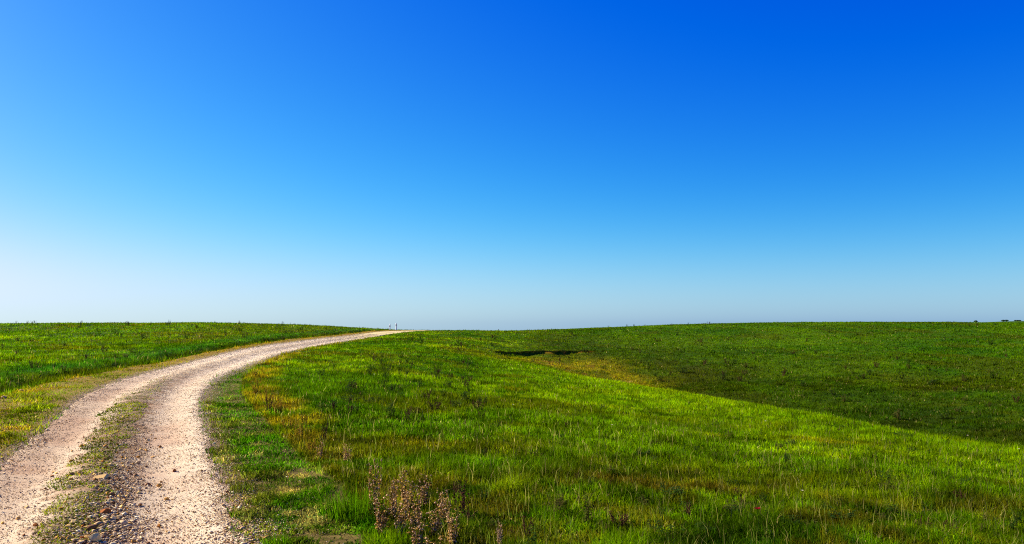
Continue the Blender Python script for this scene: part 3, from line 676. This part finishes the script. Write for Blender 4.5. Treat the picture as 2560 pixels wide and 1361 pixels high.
scatter(16, 1500, 2550, 811, 817, .35, .8, ['forb', 'olive', 'rust'], "far_slope_weed", "small weed near the right skyline", "weed", "weeds along the right skyline", 12, 1.2)
scatter(36, 1120, 2550, 1215, 1358, .17, .30, ['olive', 'forb', 'forb', 'rust'], "foreground_weed", "leafy weed tangled in the grass along the bottom right", "weed", "weeds in the foreground grass", 9, 1.2)
scatter(95, 1320, 2550, 822, bb, .35, .75, ['forb', 'forb', 'olive', 'rust'], "far_slope_weed", "small dark weed on the far slope across the draw", "weed", "dark weeds on the far slope", 6, 1.5)

rg = np.random.default_rng(77)
for k in range(34):
    t_ = np.array([spread(1, 17, 75, 1.05, rg)[0]]); s_ = verge_l(t_) - rg.uniform(.1, 1.3); x, y = at_ts(t_, s_)
    o = link('ditch_weed', whole(['olive', 'forb', 'olive', 'rust'][k % 4], k % 4)); H = rg.uniform(.22, .42); w = rg.uniform(1.2, 2.4); o.scale = (H * w, H * w, H); o.rotation_euler = (0, 0, rg.random() * 6.28)
    o.location = (x[0], y[0], float(ground_z(x, y)[0]) - .02); tag(o, 'low bushy dark weed in the ditch left of the road', 'weed', 'dark weeds in the ditch left of the road')

# tussocks of taller grass
def tussock(px, py, top, wide, col, label, seed):
    x, y, z, d = spot(px, py); H = (py - top) / F * d; W = wide / F * d; rg = np.random.default_rng(seed); n = 420
    a = rg.random(n) * 6.283; R = W / 2 * np.sqrt(rg.random(n)); P = np.stack([np.cos(a) * R, np.sin(a) * R, np.full(n, -.03)], 1)
    P[:, 2] = ground_z(P[:, 0] + x, P[:, 1] + y) - z - .02
    c = col[None] * np.exp(rg.normal(0, .3, (n, 1))) * np.exp(rg.normal(0, .1, (n, 3)))
    V, Fl, cc = blades_mesh(P, H * rg.uniform(.5, 1.05, n), np.full(n, .006), rg.random(n) * 6.283, np.clip(rg.normal(.35, .2, n), 0, .8), c, 2, rg)
    o = link("grass_tussock", mesh_np("grass_tussock", V, Fl, M_grass, {'tint': cc})); o.location = (x, y, z); tag(o, label, "grass tussock")
tussock(885, 1295, 1190, 150, C(.06, .14, .001), "bright green grass tussock left of the dry weed clump", 1)
tussock(960, 1372, 1300, 110, C(.10, .19, .001), "fresh green tussock at the bottom edge below the dry clump", 2)
tussock(1555, 1400, 1300, 150, C(.12, .22, .001), "bright green tussock at the bottom edge under the middle of the slope", 3)
tussock(1375, 1300, 1255, 90, C(.08, .17, .001), "green tussock just behind the olive leafy weeds", 4)
tussock(1925, 1400, 1330, 120, C(.03, .09, .001), "dark green tussock below the red flower", 5)
tussock(690, 1378, 1325, 70, C(.07, .17, .001), "small green tussock on the verge at the bottom edge", 6)

# the red flower
x, y, z, d = spot(1895, 1352)
fl = empty("red_flower", (x, y, z)); tag(fl, "single dark red flower in the grass near the bottom edge", "flower")
H = (1352 - 1328) / F * d + .22
s = PB(); s.tube([0, 0, -.02], [.01, 0, H * .5], .004, .003, C(.05,.12,.01)); s.tube([.01, 0, H * .5], [0, 0, H], .003, .003, C(.05,.12,.01)); link('stem', s.mesh('stem', M_weed), fl)
s = PB()
for k in range(12):
    a = k * .5236; s.leaf([0, 0, H], [math.cos(a), math.sin(a), .35 + .3 * (k % 2)], .045, .030, C(.30, .006, .02), .1)
link('petals', s.mesh('petals', M_weed), fl)
s = PB(); s.lump([0, 0, H + .006], .012, C(.12,.05,.01), np.random.default_rng(3)); link('flower_centre', s.mesh('flower_centre', M_weed), fl)
rg = np.random.default_rng(55)
for px, py, lab in [(1283, 1040, "tiny white flower on the near slope above the middle"), (1530, 1100, "small pale yellow flower high on the near slope"), (2420, 1122, "cream flower near the brow at the right"),
                    (2548, 1158, "small white flower at the right edge"), (1914, 1080, "pale yellow flower below the brow of the near slope"), (2007, 1286, "cream flower low on the near slope"), (935, 955, "tiny white flower in the deep green patch")]:
    x, y, z, d = spot(px, py); o = empty("small_flower", (x, y, z)); tag(o, lab, "flower", "small pale flowers in the grass"); H = .30; k_ = max(1, d / 13)
    s = PB(); s.tube([0, 0, 0], [0, 0, H], .004, .002, C(.05,.12,.01)); link('stem', s.mesh('stem', M_weed), o)
    s = PB()
    for k in range(8):
        a = k * .785; s.leaf([0, 0, H], [math.cos(a), math.sin(a), .5], .022 * k_, .016 * k_, C(.8, .75, .45), 0)
    link('petals', s.mesh('petals', M_weed), o)

# ------------------------------------------------------------------ single stones one can point at
import bmesh
def rock_mesh(seed, sx, sy, sz, col):
    rg = np.random.default_rng(seed); bm = bmesh.new()
    for _ in range(26):
        v = rg.normal(0, 1, 3); v /= np.linalg.norm(v); v *= rg.uniform(.82, 1.05)
        bm.verts.new((v[0] * sx / 2, v[1] * sy / 2, max(v[2], -.5) * sz / 1.5))
    r = bmesh.ops.convex_hull(bm, input=bm.verts[:]); bmesh.ops.delete(bm, geom=[v for v in bm.verts if not v.link_faces], context='VERTS')
    bmesh.ops.bevel(bm, geom=bm.edges[:], offset=min(sx, sz) * .04, segments=1, affect='EDGES', profile=.6)
    bmesh.ops.recalc_face_normals(bm, faces=bm.faces[:])
    me = bpy.data.meshes.new("rock"); bm.to_mesh(me); n = len(me.vertices); bm.free()
    a = me.attributes.new('tint', 'FLOAT_COLOR', 'POINT'); c = np.ones((n, 4), np.float32); c[:, :3] = col * ALB * np.array([1.45, 1.1, .45]) * rg.uniform(.9, 1.1, (n, 1)); a.data.foreach_set("color", c.ravel())
    me.materials.append(M_stone); return me
for k, (px, py, w, h, col, lab) in enumerate([
    (280, 1302, 26, 14, C(.8,.74,.70), "white angular stone beside the hole at the inner edge of the right wheel track"),
    (262, 1288, 34, 14, C(.38,.15,.07), "rust-red flat stone among the gravel ridge"),
    (252, 1202, 44, 12, C(.75,.62,.5), "long pale flat stone on the gravel ridge"),
    (436, 1174, 11, 11, C(.28,.13,.10), "lone brown stone in the middle of the right wheel track"),
    (238, 1358, 34, 26, C(.74,.68,.64), "large white and grey stone at the bottom edge of the gravel ridge"),
    (370, 1100, 12, 9, C(.82,.76,.72), "white stone at the left side of the right wheel track"),
    (276, 1170, 14, 10, C(.7,.62,.55), "pale stone on the grassy ridge above the long flat stone"),
    (172, 1225, 13, 11, C(.85,.8,.7), "bright white stone in the grass strip between the tracks"),
    (218, 1256, 11, 13, C(.72,.66,.62), "upright pale stone on the gravel ridge"),
    (185, 1318, 20, 15, C(.72,.64,.56), "rounded pale stone in the lower gravel ridge"),
    (288, 1226, 13, 11, C(.42,.28,.24), "brownish stone at the right side of the gravel ridge"),
    (178, 1192, 16, 12, C(.33,.2,.16), "dark reddish stone at the left side of the grass strip"),
    (370, 1208, 16, 9, C(.3,.17,.14), "dark pointed stone at the left of the right wheel track"),
    (112, 1100, 12, 5, C(.3,.17,.14), "dark flat stone at the outer edge of the left wheel track"),
    (538, 1348, 12, 10, C(.66,.5,.48), "pinkish stone at the right gravel edge near the bottom"),
    (630, 1310, 12, 10, C(.74,.66,.55), "pale stone in the verge grass near the bottom"),
    (600, 1245, 10, 10, C(.82,.76,.7), "white stone on the right gravel edge"),
    (68, 1262, 16, 9, C(.78,.7,.64), "pale stone at the left side of the gravel ridge"),
    (10, 995, 16, 7, C(.68,.52,.55), "pinkish pale stone in the dark ditch at the left edge"),
    (55, 975, 22, 6, C(.4,.28,.2), "flat brown stone slab above the dark ditch")]):
    x, y, z, d = spot(px, py); w_ = w / F * d; h_ = h / F * d
    o = link("stone", rock_mesh(400 + k, w_, w_ * .7, h_ * 1.1, col)); o.location = (x, y, z + h_ * .22); o.rotation_euler = (rg.normal(0, .15), rg.normal(0, .15), rg.normal(0, .4))
    tag(o, lab, "stone")
protos = [rock_mesh(500 + k, .055, .042, .032, STONES[k % 8]) for k in range(10)]
for k in range(170):
    t_ = 4 + float(spread(1, 7.2, 17, 1.3, rg)[0]); s_ = float(np.clip(rg.normal(.0, .42), -.9, .8)); x, y = at_ts(np.array([t_]), np.array([s_]))
    o = link("loose_stone", protos[k % 10]); sc_ = rg.uniform(.5, 1.5); o.scale = (sc_,) * 3; o.rotation_euler = (rg.normal(0, .3), rg.normal(0, .3), rg.random() * 6.28)
    o.location = (x[0], y[0], float(ground_z(x, y)[0]) + .018); tag(o, "loose broken stone on the rough ridge between the wheel tracks", "stone", "loose stones between the wheel tracks")

# ------------------------------------------------------------------ marker posts beyond the crest
M_white, t, p = new_mat('white_painted_post'); p.inputs['Base Color'].default_value = (.8, .8, .78, 1); p.inputs['Roughness'].default_value = .5
M_dark, t, p = new_mat('dark_reflector'); p.inputs['Base Color'].default_value = (.03, .035, .05, 1); p.inputs['Roughness'].default_value = .3
M_wood, t, p = new_mat('weathered_wood'); p.inputs['Base Color'].default_value = (.06, .05, .04, 1); p.inputs['Roughness'].default_value = .9
def cyl(name, r, z0, z1, mat, parent, seg=10, taper=1.0, rx_=1.0):
    bm = bmesh.new(); ring = []
    prof = [(r, z0), (r * taper, z1 - r * .4), (r * taper * .7, z1)]
    for rr_, zz_ in prof: ring.append([bm.verts.new((rr_ * math.cos(a) * rx_, rr_ * math.sin(a), zz_)) for a in np.arange(seg) * 2 * math.pi / seg])
    for A_, B_ in zip(ring[:-1], ring[1:]):
        for k in range(seg): bm.faces.new((A_[k], A_[(k + 1) % seg], B_[(k + 1) % seg], B_[k]))
    bm.faces.new(ring[-1]); bm.faces.new(ring[0][::-1])
    me = bpy.data.meshes.new(name); bm.to_mesh(me); bm.free(); me.materials.append(mat); return link(name, me, parent)
for px, top, dep, lab in [(974.5, 811, 113, "shorter left one of two white marker posts on the crest"), (990.5, 808.5, 113, "taller right one of two white marker posts on the crest")]:
    dx, dy, dz = ray(px, 826); x = float(dx / dy * dep); y = dep; z = float(ground_z(np.array([x]), np.array([float(y)]))[0])
    ztop = -(top - 807) / F * dep; H = ztop - z
    o = empty("marker_post", (x, y, z)); tag(o, lab, "marker post", "white marker posts on the crest")
    cyl('post', .10, -.1, H, M_white, o); b = cyl('reflector_band', .108, H - .34, H - .18, M_dark, o)
for px, top, lab in [(1246.5, 823.5, "taller dark fence post tip on the low skyline"), (1229.5, 825.5, "shorter dark fence post tip on the low skyline")]:
    dep = 150; x = (px - 1280) / F * dep; z = float(ground_z(np.array([x]), np.array([float(dep)]))[0]); H = -(top - 807) / F * dep - z
    o = cyl('fence_post', .09, 0, H, M_wood, None, 7, .9); o.location = (x, dep, z); tag(o, lab, "fence post", "dark fence posts on the low skyline")
# white tower far off
dep = 1500; x = (1693.5 - 1280) / F * dep; z = float(ground_z(np.array([x]), np.array([float(dep)]))[0]); H = -(810.6 - 807) / F * dep - z
o = empty("white_silo", (x, dep, z)); tag(o, "tiny white silo top showing above the grassy skyline right of centre", "silo")
cyl('silo_wall', 1.5, 0, H - 1.2, M_white, o, 16); cyl('silo_roof', 1.6, H - 1.22, H, M_white, o, 16, .5)

# ------------------------------------------------------------------ far trees on the right horizon
M_far = leaf_material('far_tree_leaves', .2, fixed=(.025, .07, .03)); M_bark, t, p = new_mat('bark'); p.inputs['Base Color'].default_value = (.05, .04, .03, 1)
def far_tree(px, wpx, top, dep, label, seed):
    rg = np.random.default_rng(seed); x = (px - 1280) / F * dep; z = float(ground_z(np.array([x]), np.array([float(dep)]))[0])
    W = wpx / F * dep; zt = -(top - 807) / F * dep; H = zt - z
    o = empty("distant_tree", (x, dep, z)); tag(o, label, "tree", "trees on the far horizon")
    s = PB(); s.tube([0, 0, -.2], [0, 0, H * .55], W * .05, W * .03, C(.05,.04,.03))
    for k in range(5): a = k * 1.256; s.tube([0, 0, H * (.25 + .05 * k)], [math.cos(a) * W * .3, math.sin(a) * W * .3, H * .7], W * .02, W * .01, C(.05,.04,.03))
    link('trunk', s.mesh('trunk', M_bark), o)
    n = 1500; q = rg.normal(0, 1, (n, 3)); q /= np.linalg.norm(q, axis=1)[:, None]; q *= rg.random((n, 1)) ** .4
    lob = 1 + .3 * np.sin(q[:, :1] * 5 + seed) * np.cos(q[:, 1:2] * 4)
    P = q * lob * np.array([W / 2, W / 2, H * .42]) + np.array([0, 0, H * .58]); sz = W * .07
    a = rg.normal(0, 1, (n, 3)); a /= np.linalg.norm(a, axis=1)[:, None]; b = rg.normal(0, 1, (n, 3)); b = np.cross(a, b); b /= np.linalg.norm(b, axis=1)[:, None]
    V = np.stack([P - a * sz, P + b * sz, P + a * sz], 1).reshape(-1, 3)
    link('crown', mesh_np('crown', V, [np.arange(n * 3).reshape(n, 3)], M_far, {'tint': np.repeat(C(.03,.07,.03)[None], n * 3, 0)}), o)
far_tree(2437, 8, 801.5, 700, "small round tree alone on the right horizon", 1)
far_tree(2506, 9, 800.2, 800, "left one of the dark pair of trees on the right horizon", 2)
far_tree(2514, 8, 800.0, 800, "right one of the dark pair of trees on the right horizon", 3)
far_tree(2541, 15, 801.0, 760, "broad low tree near the right edge of the horizon", 4)
print('plants', cnt)
